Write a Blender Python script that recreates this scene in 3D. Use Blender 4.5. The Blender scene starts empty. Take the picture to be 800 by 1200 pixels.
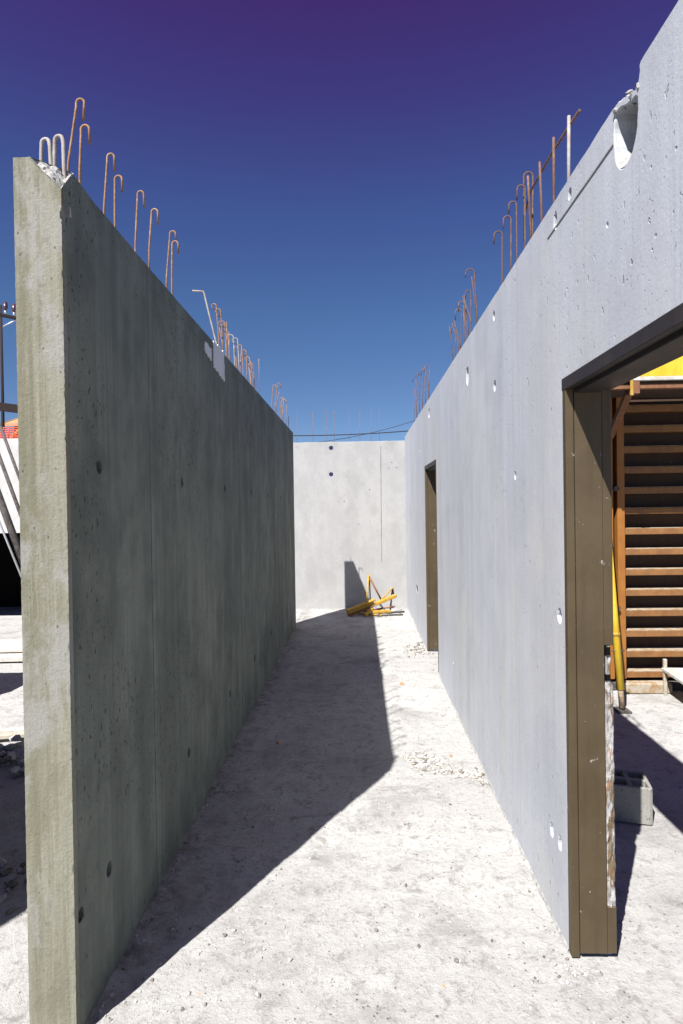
import bpy, bmesh, math, random
from mathutils import Vector, Matrix, noise
random.seed(7)
S = bpy.context.scene
COL = S.collection

# ------------------------------------------------------------------ camera
def make_camera():
    yaw, pitch, roll = 0.0315, 0.0076, 0.0149
    F = Vector((-math.sin(yaw)*math.cos(pitch), math.cos(yaw)*math.cos(pitch), -math.sin(pitch)))
    R = Vector((math.cos(yaw), math.sin(yaw), 0)); U = R.cross(F)
    R2 = R*math.cos(roll) - U*math.sin(roll); U2 = R2.cross(F)
    cd = bpy.data.cameras.new('camera'); c = bpy.data.objects.new('camera', cd); COL.objects.link(c)
    m = Matrix((R2, U2, -F)).transposed().to_4x4(); m.translation = (0, 0, 1.62)
    c.matrix_world = m
    cd.sensor_fit = 'VERTICAL'; cd.sensor_height = 36; cd.sensor_width = 24; cd.lens = 20.0
    cd.clip_start = 0.02; cd.clip_end = 2000
    S.camera = c
make_camera()

# ------------------------------------------------------------------ sky and sun
LIGHT = Vector((0.4054, 0.69, -1.0)).normalized()          # direction the sunlight travels
SUN_EL = math.asin(-LIGHT.z)
SUN_AZ = math.atan2(-LIGHT.x, -LIGHT.y)                    # clockwise from +Y
w = bpy.data.worlds.new('World'); S.world = w; w.use_nodes = True
nt = w.node_tree; nt.nodes.clear()
out = nt.nodes.new('ShaderNodeOutputWorld'); bg = nt.nodes.new('ShaderNodeBackground')
sky = nt.nodes.new('ShaderNodeTexSky'); sky.sky_type = 'NISHITA'; sky.sun_disc = False
sky.sun_elevation = SUN_EL; sky.sun_rotation = SUN_AZ
sky.altitude = 1500; sky.air_density = 1.0; sky.dust_density = 0.0; sky.ozone_density = 5.0
tc = nt.nodes.new('ShaderNodeTexCoord'); sp = nt.nodes.new('ShaderNodeSeparateXYZ')
rp = nt.nodes.new('ShaderNodeValToRGB')                    # deep slide-film blue turning violet with height
e = rp.color_ramp.elements
e[0].position = 0.0; e[0].color = (0.63, 0.69, .78, 1)
e[1].position = 0.70; e[1].color = (0.85, 0.18, .56, 1)
for pos, c in ((.17, (.63, .68, .78)), (.316, (.60, .70, .84)), (.459, (.59, .57, .86)), (.577, (.67, .34, .74))):
    x = e.new(pos); x.color = (*c, 1)
mx = nt.nodes.new('ShaderNodeMix'); mx.data_type = 'RGBA'; mx.blend_type = 'MULTIPLY'; mx.inputs[0].default_value = 1
nt.links.new(tc.outputs['Generated'], sp.inputs[0]); nt.links.new(sp.outputs['Z'], rp.inputs[0])
nt.links.new(sky.outputs[0], mx.inputs[6]); nt.links.new(rp.outputs[0], mx.inputs[7])
nt.links.new(mx.outputs[2], bg.inputs[0]); bg.inputs[1].default_value = 0.05
nt.links.new(bg.outputs[0], out.inputs[0])
sd = bpy.data.lights.new('sun', 'SUN'); sd.energy = 5.0; sd.angle = math.radians(0.5); sd.color = (1.0, 0.965, 0.915)
so = bpy.data.objects.new('sun', sd); COL.objects.link(so)
so.rotation_euler = LIGHT.to_track_quat('-Z', 'Y').to_euler(); so.location = (-6, -8, 15)
S.view_settings.view_transform = 'Standard'; S.view_settings.look = 'None'
S.view_settings.gamma = 1; S.view_settings.use_curve_mapping = False; S.view_settings.exposure = 1.22
S.render.engine = 'CYCLES'

# ------------------------------------------------------------------ helpers
def tag(o, label=None, cat=None, group=None, kind=None):
    if label: o['label'] = label
    if cat: o['category'] = cat
    if group: o['group'] = group
    if kind: o['kind'] = kind
    return o

def link(name, me, mat=None, parent=None):
    o = bpy.data.objects.new(name, me); COL.objects.link(o)
    if mat is not None and len(me.materials) == 0:
        for m in (mat if isinstance(mat, (list, tuple)) else [mat]): me.materials.append(m)
    if parent: o.parent = parent
    return o

def empty(name, loc=(0, 0, 0)):
    o = bpy.data.objects.new(name, None); COL.objects.link(o); o.location = loc; o.empty_display_size = .1
    return o

def adopt(child, parent):
    """parent while keeping the child where it stands (parents here are unrotated)"""
    child.parent = parent
    child.matrix_parent_inverse = Matrix.Translation(parent.location).inverted()

def bm_mesh(bm, name, smooth=False):
    me = bpy.data.meshes.new(name); bmesh.ops.recalc_face_normals(bm, faces=bm.faces); bm.to_mesh(me); bm.free()
    if smooth: me.polygons.foreach_set('use_smooth', [True]*len(me.polygons))
    return me

def add_box(bm, lo, hi, bev=0.0, M=None):
    lo, hi = Vector(lo), Vector(hi)
    r = bmesh.ops.create_cube(bm, size=1)
    vs = r['verts']
    for v in vs:
        v.co = Vector([(lo[i]+hi[i])/2 + v.co[i]*(hi[i]-lo[i]) for i in range(3)])
    if bev:
        es = list({ed for v in vs for ed in v.link_edges})
        r2 = bmesh.ops.bevel(bm, geom=es, offset=bev, segments=1, affect='EDGES', profile=.5)
        vs = list({v for f in r2['faces'] for v in f.verts} | {v for v in vs if v.is_valid})
    if M is not None:
        for v in vs: v.co = M @ v.co
    return vs

def box(name, lo, hi, mat, parent=None, bev=0.0, M=None):
    bm = bmesh.new(); add_box(bm, lo, hi, bev, M)
    return link(name, bm_mesh(bm, name), mat, parent)

def add_tube(bm, pts, r, n=8, cap=True):
    pts = [Vector(p) for p in pts]
    rs = r if isinstance(r, (list, tuple)) else [r]*len(pts)
    t = (pts[1]-pts[0]).normalized(); u = t.orthogonal().normalized()
    rings = []
    for i, p in enumerate(pts):
        if i == 0: d = pts[1]-pts[0]
        elif i == len(pts)-1: d = pts[-1]-pts[-2]
        else: d = (pts[i+1]-pts[i]).normalized() + (pts[i]-pts[i-1]).normalized()
        d.normalize(); u = (u - d*u.dot(d)).normalized(); v = d.cross(u)
        rings.append([bm.verts.new(p + (u*math.cos(a)+v*math.sin(a))*rs[i]) for a in [2*math.pi*k/n for k in range(n)]])
    for a, b in zip(rings, rings[1:]):
        for k in range(n):
            f = bm.faces.new((a[k], a[(k+1) % n], b[(k+1) % n], b[k])); f.smooth = True
    if cap:
        bm.faces.new(rings[0][::-1]); bm.faces.new(rings[-1])

def tube(name, pts, r, mat, parent=None, n=8):
    bm = bmesh.new(); add_tube(bm, pts, r, n)
    return link(name, bm_mesh(bm, name), mat, parent)

def beam(name, a, b, wx, wz, mat, parent=None, bev=.002, up=(0, 0, 1)):
    """rectangular bar from a to b"""
    a, b = Vector(a), Vector(b); d = b-a; L = d.length; d.normalize()
    upv = Vector(up); s = d.cross(upv)
    if s.length < 1e-3: s = d.cross(Vector((1, 0, 0)))
    s.normalize(); u = s.cross(d)
    M = Matrix((s, d, u)).transposed().to_4x4(); M.translation = a
    return box(name, (-wx/2, 0, -wz/2), (wx/2, L, wz/2), mat, parent, bev, M)

def fbm(p, o=4):
    return noise.fractal(Vector(p), 1.0, 2.0, o)

# ------------------------------------------------------------------ materials
ALBEDO = .86                                               # one scale for every base colour
class NT:
    def __init__(s, name):
        s.m = bpy.data.materials.new(name); s.m.use_nodes = True
        s.t = s.m.node_tree; s.b = s.t.nodes['Principled BSDF']; s.l = s.t.links.new
        s.co = s.t.nodes.new('ShaderNodeTexCoord').outputs['Object']
    def n(s, typ, **kw):
        nd = s.t.nodes.new(typ)
        for k, v in kw.items(): setattr(nd, k, v)
        return nd
    def map(s, scale, loc=(0, 0, 0)):
        m = s.n('ShaderNodeMapping'); s.l(s.co, m.inputs[0]); m.inputs['Scale'].default_value = scale
        m.inputs['Location'].default_value = loc; return m.outputs[0]
    def noise(s, scale, detail=4, rough=.55, vec=None, dist=0):
        nd = s.n('ShaderNodeTexNoise'); s.l(vec or s.co, nd.inputs['Vector'])
        nd.inputs['Scale'].default_value = scale; nd.inputs['Detail'].default_value = detail
        nd.inputs['Roughness'].default_value = rough; nd.inputs['Distortion'].default_value = dist
        return nd.outputs[0]
    def vor(s, scale, vec=None, rnd=1):
        nd = s.n('ShaderNodeTexVoronoi'); s.l(vec or s.co, nd.inputs['Vector']); nd.inputs['Scale'].default_value = scale
        nd.inputs['Randomness'].default_value = rnd
        return nd.outputs['Distance']
    def rng(s, v, a, b, c=0, d=1, smooth=True):
        nd = s.n('ShaderNodeMapRange'); nd.clamp = True
        if smooth: nd.interpolation_type = 'SMOOTHSTEP'
        s.l(v, nd.inputs[0])
        for i, q in zip((1, 2, 3, 4), (a, b, c, d)): nd.inputs[i].default_value = q
        return nd.outputs[0]
    def math(s, op, a, b):
        nd = s.n('ShaderNodeMath', operation=op)
        for i, q in enumerate((a, b)):
            if hasattr(q, 'node'): s.l(q, nd.inputs[i])
            else: nd.inputs[i].default_value = q
        return nd.outputs[0]
    def mix(s, f, a, b, mode='MIX'):
        nd = s.n('ShaderNodeMix', data_type='RGBA', blend_type=mode)
        for i, q in ((0, f), (6, a), (7, b)):
            if hasattr(q, 'node'): s.l(q, nd.inputs[i])
            else: nd.inputs[i].default_value = q if i == 0 else (*[v*ALBEDO for v in q], 1)
        return nd.outputs[2]
    def bump(s, h, dist, strength=1, prev=None):
        nd = s.n('ShaderNodeBump'); s.l(h, nd.inputs['Height']); nd.inputs['Distance'].default_value = dist
        nd.inputs['Strength'].default_value = strength
        if prev: s.l(prev, nd.inputs['Normal'])
        return nd.outputs[0]
    def done(s, col, rough=.9, normal=None, metal=0, spec=.3):
        if hasattr(col, 'node'): s.l(col, s.b.inputs['Base Color'])
        else: s.b.inputs['Base Color'].default_value = (*[v*ALBEDO for v in col], 1)
        if hasattr(rough, 'node'): s.l(rough, s.b.inputs['Roughness'])
        else: s.b.inputs['Roughness'].default_value = rough
        s.b.inputs['Metallic'].default_value = metal
        s.b.inputs['Specular IOR Level'].default_value = spec
        if normal: s.l(normal, s.b.inputs['Normal'])
        return s.m

def mul(c, k): return tuple(q*k for q in c)

def concrete(name, base, warm, dark=.72, streak=.35, holes=.5, hscale=34, light=1.18, seed=0, hmask=(.45, .62), blotch=.5, hsize=1.0, grain=.38):
    t = NT(name)
    big = t.noise(.9, 5, .6, t.map((1, 1, 1), (seed, seed*2, 0)))
    st = t.noise(1, 5, .62, t.map((6, 6, .16), (seed, 3, 0)))
    st2 = t.noise(1, 4, .6, t.map((24, 24, .30), (1, seed, 0)))
    st3 = t.noise(1, 3, .6, t.map((75, 75, 1.6), (1, seed, 4)))
    fine = t.noise(95, 5, .75)
    mid = t.noise(5, 6, .68, t.map((1, 1, .6), (0, seed, 5)))
    top = t.noise(1.7, 5, .6, t.map((1, 1, .8), (seed+3, 1, 2)))
    c = t.mix(t.rng(big, .32, .68), mul(base, dark+.12), warm)
    c = t.mix(t.rng(st, .38, .62, 0, streak), c, mul(base, light))
    c = t.mix(t.rng(st2, .53, .70, 0, streak*.85), c, mul(base, dark))
    c = t.mix(t.rng(st3, .52, .72, 0, streak*.5), c, mul(base, dark*.96))
    c = t.mix(t.rng(mid, .38, .66, 0, blotch), c, mul(base, dark*.95))
    c = t.mix(t.rng(top, .52, .68, 0, blotch), c, mul(base, dark*.86))
    c = t.mix(t.rng(fine, .40, .72, 0, grain), c, mul(base, .62))
    # air holes of three sizes, clustered and drawn out vertically
    mask = t.rng(t.noise(1.5, 4, .55, t.map((1, 1, .8), (seed, 0, 9))), *hmask)
    nz = t.n('ShaderNodeTexNoise'); t.l(t.co, nz.inputs['Vector']); nz.inputs['Scale'].default_value = 45
    sc = t.n('ShaderNodeVectorMath', operation='SCALE'); t.l(nz.outputs['Color'], sc.inputs[0]); sc.inputs['Scale'].default_value = .022
    def warped(zs):
        wob = t.n('ShaderNodeVectorMath', operation='ADD'); t.l(t.map((1, 1, zs)), wob.inputs[0]); t.l(sc.outputs[0], wob.inputs[1]); return wob.outputs[0]
    wv = warped(.5)
    h1 = t.math('MULTIPLY', t.rng(t.vor(hscale, wv), .11*hsize, .19*hsize, 1, 0), mask)
    h3 = t.math('MULTIPLY', t.rng(t.vor(hscale*2.3, warped(.62)), .12*hsize, .2*hsize, .8, 0), mask)
    h2 = t.rng(t.vor(9, wv), .032, .055, .9, 0)
    hh = t.math('MAXIMUM', t.math('MAXIMUM', h1, h3), h2)
    c = t.mix(t.math('MULTIPLY', hh, holes), c, mul(base, .2))
    n = t.bump(fine, .0025, grain*1.5)
    n = t.bump(st2, .002, .3, n)
    n = t.bump(mid, .004, .3, n)
    n = t.bump(t.math('MULTIPLY', hh, -1), .004, .9, n)
    return t.done(c, .88, n)

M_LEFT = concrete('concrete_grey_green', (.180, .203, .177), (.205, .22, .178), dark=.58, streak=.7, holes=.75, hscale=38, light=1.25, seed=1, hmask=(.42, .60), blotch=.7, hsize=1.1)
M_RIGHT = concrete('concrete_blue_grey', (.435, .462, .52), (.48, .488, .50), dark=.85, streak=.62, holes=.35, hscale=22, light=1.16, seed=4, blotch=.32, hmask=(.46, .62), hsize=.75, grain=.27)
M_BACK = concrete('concrete_pale', (.385, .385, .385), (.41, .41, .402), dark=.84, streak=.25, holes=.25, hscale=20, light=1.08, seed=8, hmask=(.56, .72), hsize=.7)
M_FAR = concrete('concrete_white', (.50, .50, .50), (.53, .525, .51), dark=.9, streak=.2, holes=.2, hscale=14, light=1.06, seed=12)

def board_concrete():
    t = NT('concrete_board_marked')
    g = t.noise(1, 6, .72, t.map((48, 48, 2.6)), .35)
    g2 = t.noise(1, 5, .65, t.map((17, 17, .45), (2, 0, 0)), .3)
    f = t.noise(130, 4, .75); f2 = t.noise(40, 5, .7); big = t.noise(4.0, 6, .68, t.map((1, 1, .55)), .3)
    c = t.mix(t.rng(g2, .38, .62), (.150, .146, .102), (.225, .22, .175))
    c = t.mix(t.rng(g, .50, .64, 0, .5), c, (.27, .265, .22))
    c = t.mix(t.rng(g, .46, .32, 0, .55), c, (.12, .118, .085))
    c = t.mix(t.rng(big, .50, .62, 0, .75), c, (.265, .263, .25))
    c = t.mix(t.rng(big, .46, .36, 0, .6), c, (.155, .147, .10))
    c = t.mix(t.rng(t.noise(5, 5, .65, t.map((1, 1, .5), (4, 4, 4)), .4), .56, .68, 0, .65), c, (.135, .122, .075))
    c = t.mix(t.rng(f2, .55, .7, 0, .4), c, (.11, .108, .085))
    c = t.mix(t.rng(f, .45, .75, 0, .4), c, (.10, .098, .08))
    h = t.rng(t.vor(26, t.map((1, 1, .7))), .06, .10, 1, 0)
    c = t.mix(t.math('MULTIPLY', h, t.rng(big, .4, .55, 0, .8)), c, (.05, .048, .04))
    n = t.bump(g, .0025, .4); n = t.bump(f, .002, .7, n); n = t.bump(f2, .003, .5, n)
    return t.done(c, .92, n)
M_BOARD = board_concrete()

def broken_concrete():
    t = NT('concrete_broken')
    v = t.noise(30, 6, .7); a = t.vor(45)
    c = t.mix(t.rng(v, .35, .65), (.28, .275, .27), (.46, .455, .44))
    c = t.mix(t.rng(a, .1, .35, .6, 0), c, (.19, .185, .18))
    n = t.bump(v, .01, .8)
    return t.done(c, .95, n)
M_BROKEN = broken_concrete()

def ground_mat():
    t = NT('dusty_slab')
    big = t.noise(.6, 5, .6); mid = t.noise(2.6, 7, .70, None, .5); fine = t.noise(38, 6, .78); grit = t.noise(190, 3, .75)
    swirl = t.noise(1, 6, .68, t.map((1.1, 4.2, 1), (3, 1, 0)), .7); clod = t.noise(11, 6, .75, None, .4)
    c = t.mix(t.rng(big, .35, .65), (.40, .396, .388), (.455, .451, .443))
    c = t.mix(t.rng(mid, .47, .66, 0, .6), c, (.25, .244, .235))
    c = t.mix(t.rng(swirl, .50, .66, 0, .6), c, (.485, .483, .475))
    c = t.mix(t.rng(swirl, .44, .30, 0, .45), c, (.24, .233, .222))
    c = t.mix(t.rng(clod, .53, .66, 0, .65), c, (.20, .194, .185))
    c = t.mix(t.rng(fine, .50, .68, 0, .6), c, (.23, .22, .205))
    c = t.mix(t.rng(grit, .54, .74, 0, .5), c, (.17, .165, .155))
    pit = t.math('MULTIPLY', t.rng(t.vor(30), .07, .14, 1, 0), t.rng(t.noise(2.1, 3, .6), .44, .58))
    c = t.mix(t.math('MULTIPLY', pit, .65), c, (.10, .095, .09))
    # trodden dirt gathered along the foot of the left wall
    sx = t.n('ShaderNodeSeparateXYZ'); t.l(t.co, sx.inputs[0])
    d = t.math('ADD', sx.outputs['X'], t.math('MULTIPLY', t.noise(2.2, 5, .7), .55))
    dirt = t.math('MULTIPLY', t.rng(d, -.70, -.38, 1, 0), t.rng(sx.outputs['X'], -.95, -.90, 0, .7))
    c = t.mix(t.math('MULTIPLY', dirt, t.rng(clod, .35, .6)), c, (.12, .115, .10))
    rust = t.math('MULTIPLY', t.rng(t.vor(1.7), .015, .03, 1, 0), .5)
    c = t.mix(rust, c, (.5, .25, .12))
    n = t.bump(fine, .010, .8); n = t.bump(mid, .03, .35, n); n = t.bump(clod, .012, .5, n); n = t.bump(grit, .003, .7, n)
    n = t.bump(t.math('MULTIPLY', pit, -1), .006, .8, n)
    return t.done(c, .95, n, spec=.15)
M_GROUND = ground_mat()

def rust_mat(name, a, b, c2, sc=60):
    t = NT(name)
    v = t.noise(sc, 5, .7); v2 = t.noise(sc*.25, 4, .6)
    c = t.mix(t.rng(v, .35, .65), a, b); c = t.mix(t.rng(v2, .5, .68, 0, .8), c, c2)
    return t.done(c, .85, t.bump(v, .002, .6))
M_REBAR = rust_mat('rusty_rebar', (.22, .115, .055), (.34, .20, .105), (.40, .285, .195))
M_REBAR_PALE = rust_mat('cement_splashed_rebar', (.27, .25, .235), (.37, .36, .345), (.26, .18, .13))
M_REBAR_DULL = rust_mat('dull_rebar', (.11, .06, .045), (.16, .09, .065), (.21, .145, .115))

def paint(name, a, b, chip=(.55, .54, .52), chips=.62, rough=.5, sc=9, streakz=True, grime=.4):
    t = NT(name)
    v = t.noise(sc, 5, .65); f = t.noise(85, 4, .7); s2 = t.noise(1, 4, .6, t.map((30, 30, 2.2) if streakz else (2.2, 30, 30)))
    c = t.mix(t.rng(v, .35, .65), a, b)
    c = t.mix(t.rng(s2, .45, .7, 0, grime), c, mul(a, .68))
    k = t.rng(t.noise(26, 6, .72, None, .3), chips, chips+.03)
    c = t.mix(t.math('MULTIPLY', k, .85), c, chip)
    n = t.bump(f, .0012, .5); n = t.bump(k, .001, -.5, n)
    return t.done(c, t.rng(v, .3, .7, rough, rough+.2), n, spec=.4)
M_FRAME = paint('brown_frame_paint', (.064, .046, .0225), (.074, .053, .027), (.40, .39, .37), .655, .5, 5)
M_FRAME_SHADE = paint('brown_frame_shaded', (.024, .020, .020), (.029, .024, .024), (.5, .49, .47), .76, .5, 5)  # head copy of the frame paint, with its shade darkened into the colour
M_YELLOW = paint('yellow_enamel', (.60, .39, .022), (.66, .45, .035), (.30, .17, .09), .66, .45, 7)
M_YELLOW_PILE = paint('dusty_yellow_enamel', (.40, .215, .015), (.48, .28, .028), (.34, .28, .20), .58, .65, 14)
M_YELLOW_OLD = paint('worn_yellow_enamel', (.38, .215, .025), (.47, .30, .05), (.45, .36, .27), .60, .6, 14)
M_ORANGE = paint('orange_formwork_paint', (.19, .085, .028), (.25, .118, .038), (.16, .10, .07), .64, .6, 8)
M_ORANGE_POST = paint('orange_post_paint', (.26, .098, .017), (.30, .122, .022), (.20, .10, .06), .66, .5, 8)
M_RUSTY = paint('rusted_steel', (.18, .078, .038), (.24, .112, .058), (.13, .08, .06), .6, .8, 20)

def dusty(name, base, dust):
    t = NT(name)
    v = t.noise(16, 6, .7); f = t.noise(70, 5, .7)
    c = t.mix(t.rng(v, .38, .58), base, dust); c = t.mix(t.rng(f, .5, .7, 0, .5), c, mul(dust, .75))
    return t.done(c, .92, t.bump(f, .003, .7))
M_DUSTED = dusty('cement_dusted_steel', (.28, .18, .085), (.37, .33, .27))
M_SHEET = paint('formwork_skin', (.05, .028, .018), (.065, .036, .024), (.10, .07, .05), .62, .75, 4)
M_TIMBER = dusty('weathered_timber', (.33, .28, .21), (.44, .40, .34))
M_PLY = dusty('plaster_splashed_board', (.42, .39, .34), (.52, .51, .485))
M_BLOCK = concrete('block_concrete', (.27, .265, .245), (.30, .295, .27), dark=.85, streak=.05, holes=.6, hscale=60, seed=3)
M_DARKSTEEL = dusty('dark_steel', (.05, .045, .045), (.10, .09, .085))
M_BLUE = NT('blue_plastic').done((.018, .018, .075), .5)
M_BLACK = NT('unlit_interior').done((.006, .006, .006), .95, spec=.05)  # darkness of unlit hollows put into the colour
M_CABLE = NT('black_cable').done((.02, .02, .03), .6)
M_POLE = dusty('creosoted_pole', (.016, .010, .010), (.025, .016, .015))
M_INSUL = NT('brown_porcelain').done((.06, .03, .05), .25, spec=.6)
M_STEEL = NT('galvanised_steel').done((.55, .56, .58), .45, metal=.6)
M_NET = NT('red_netting').done((.62, .09, .04), .7)
M_TILE = rust_mat('clay_tile', (.42, .20, .11), (.50, .27, .15), (.36, .18, .10), 12)
M_BRICK = rust_mat('ochre_render', (.40, .29, .20), (.46, .34, .24), (.36, .25, .17), 6)
M_WHITE = concrete('fresh_mortar', (.70, .71, .73), (.74, .745, .75), dark=.9, streak=.2, holes=.2, hscale=30, light=1.05, seed=2)
M_STONE = dusty('concrete_chips', (.33, .32, .30), (.43, .42, .40))
M_STONE_DK = dusty('dark_chips', (.12, .11, .10), (.22, .20, .18))
M_STONE_OR = dusty('brick_chips', (.55, .24, .12), (.62, .36, .22))

def mortar_strip_mat():
    t = NT('mortar_and_rust')
    v = t.noise(1, 6, .7, t.map((60, 60, 16))); k = t.noise(1, 5, .7, t.map((40, 40, 7), (3, 0, 0)))
    c = t.mix(t.rng(v, .4, .6), (.24, .235, .23), (.42, .41, .40))
    c = t.mix(t.rng(k, .50, .56), c, (.15, .11, .07))
    c = t.mix(t.rng(t.noise(1, 4, .6, t.map((50, 50, 9), (9, 0, 4))), .62, .66), c, (.32, .15, .08))
    return t.done(c, .92, t.bump(v, .006, .9))
M_MORTAR = mortar_strip_mat()

# ------------------------------------------------------------------ ground
XL, XR, T = -.8894, .7342, .147
HE = 2.700                                                  # height of the near end of the left wall
HL, HR, HB = 2.6644, 2.742, 2.6765
Y1, Y2, DB = 1.7074, 7.808, 9.122

def ground_z(x, y):
    if abs(x) > 12 or y < -6 or y > 16: return 0.0
    z = .010*noise.noise((x*.9, y*.9, 0)) + .006*fbm((x*3.1, y*3.1, 2), 3) + .0035*fbm((x*14, y*14, 4), 3)
    return z - .004

def coords(stops):
    r = []
    for (a, b, st) in stops:
        n = max(1, round((b-a)/st)); r += [a+(b-a)*i/n for i in range(n)]
    return r + [stops[-1][1]]

def make_ground():
    xs = coords([(-600, -60, 180), (-60, -12, 12), (-12, -4.6, .4), (-4.6, -1.1, .07), (-1.1, .9, .02), (.9, 3.2, .06), (3.2, 12, .4), (12, 60, 12), (60, 600, 180)])
    ys = coords([(-300, -30, 90), (-30, -6, 6), (-6, .9, .3), (.9, 4.2, .02), (4.2, 9.3, .04), (9.3, 16, .4), (16, 60, 11), (60, 1200, 190)])
    vs = [(x, y, ground_z(x, y)) for y in ys for x in xs]
    n = len(xs)
    fs = [(j*n+i, j*n+i+1, (j+1)*n+i+1, (j+1)*n+i) for j in range(len(ys)-1) for i in range(n-1)]
    me = bpy.data.meshes.new('ground'); me.from_pydata(vs, [], fs); me.update()
    me.polygons.foreach_set('use_smooth', [True]*len(me.polygons))
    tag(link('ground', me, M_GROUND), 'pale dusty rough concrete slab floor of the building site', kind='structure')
make_ground()

# ------------------------------------------------------------------ walls: outline and openings in (y, z), cast to a thickness in x
def densify(pts, step=.03, jit=.0012, amp_top=0.0, seed=0):
    r = []
    for i, a in enumerate(pts):
        b = pts[(i+1) % len(pts)]
        L = math.hypot(b[0]-a[0], b[1]-a[1]); n = max(1, int(L/step))
        if max(a[1], b[1]) < .01: n = 1
        nx, ny = -(b[1]-a[1])/max(L, 1e-6), (b[0]-a[0])/max(L, 1e-6)
        for k in range(n):
            f = k/n; y = a[0]+(b[0]-a[0])*f; z = a[1]+(b[1]-a[1])*f
            if k and n > 1:
                j = jit*noise.noise((y*31+seed, z*31, seed))*2
                c = noise.noise((y*9+seed, z*9, 3.3))
                if amp_top and abs(ny) > .9 and c > .35: j -= amp_top*(c-.35)*(1 if ny < 0 else -1)*-1 if False else 0
                y += nx*j; z += ny*j
                if amp_top and abs(ny) > .9 and c > .3: z -= amp_top*(c-.3)
            r.append((y, z))
    return r

def circle(cy, cz, ry, rz, n=14, seed=0, jit=.08):
    return [(cy+ry*math.cos(2*math.pi*k/n)*(1+jit*noise.noise((k*1.7, seed, cy*9))), cz+rz*math.sin(2*math.pi*k/n)*(1+jit*noise.noise((k*2.1, seed, cz*7)))) for k in range(n)]

def cast(name, outline, holes, x0, x1, bev=.003, axis='x'):
    cu = bpy.data.curves.new('tmp', 'CURVE'); cu.dimensions = '2D'; cu.fill_mode = 'BOTH'
    cu.extrude = abs(x1-x0)/2 - bev; cu.bevel_depth = bev; cu.bevel_resolution = 0; cu.offset = -bev
    for poly in [outline]+holes:
        s = cu.splines.new('POLY'); s.points.add(len(poly)-1); s.use_cyclic_u = True
        for p, q in zip(s.points, poly): p.co = (q[0], q[1], 0, 1)
    o = bpy.data.objects.new('tmp', cu); COL.objects.link(o)
    dg = bpy.context.evaluated_depsgraph_get()
    me = bpy.data.meshes.new_from_object(o.evaluated_get(dg))
    bpy.data.objects.remove(o); bpy.data.curves.remove(cu)
    xm = (x0+x1)/2
    if axis == 'x':
        for v in me.vertices: v.co = Vector((xm+v.co.z, v.co.x, v.co.y))
    else:
        for v in me.vertices: v.co = Vector((v.co.x, xm-v.co.z, v.co.y))
    me.name = name; me.materials.clear()
    me.polygons.foreach_set('use_smooth', [False]*len(me.polygons)); me.update()
    return me

def rect(a, b, c, d): return [(a, c), (b, c), (b, d), (a, d)]

def cut(me, co, no):
    bm = bmesh.new(); bm.from_mesh(me)
    bmesh.ops.bisect_plane(bm, geom=bm.verts[:]+bm.edges[:]+bm.faces[:], plane_co=co, plane_no=no, clear_outer=True)
    bm.to_mesh(me); bm.free(); me.update()

M_SEAM_L = dusty('dark_wall_seam', (.06, .064, .058), (.10, .105, .095))
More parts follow.
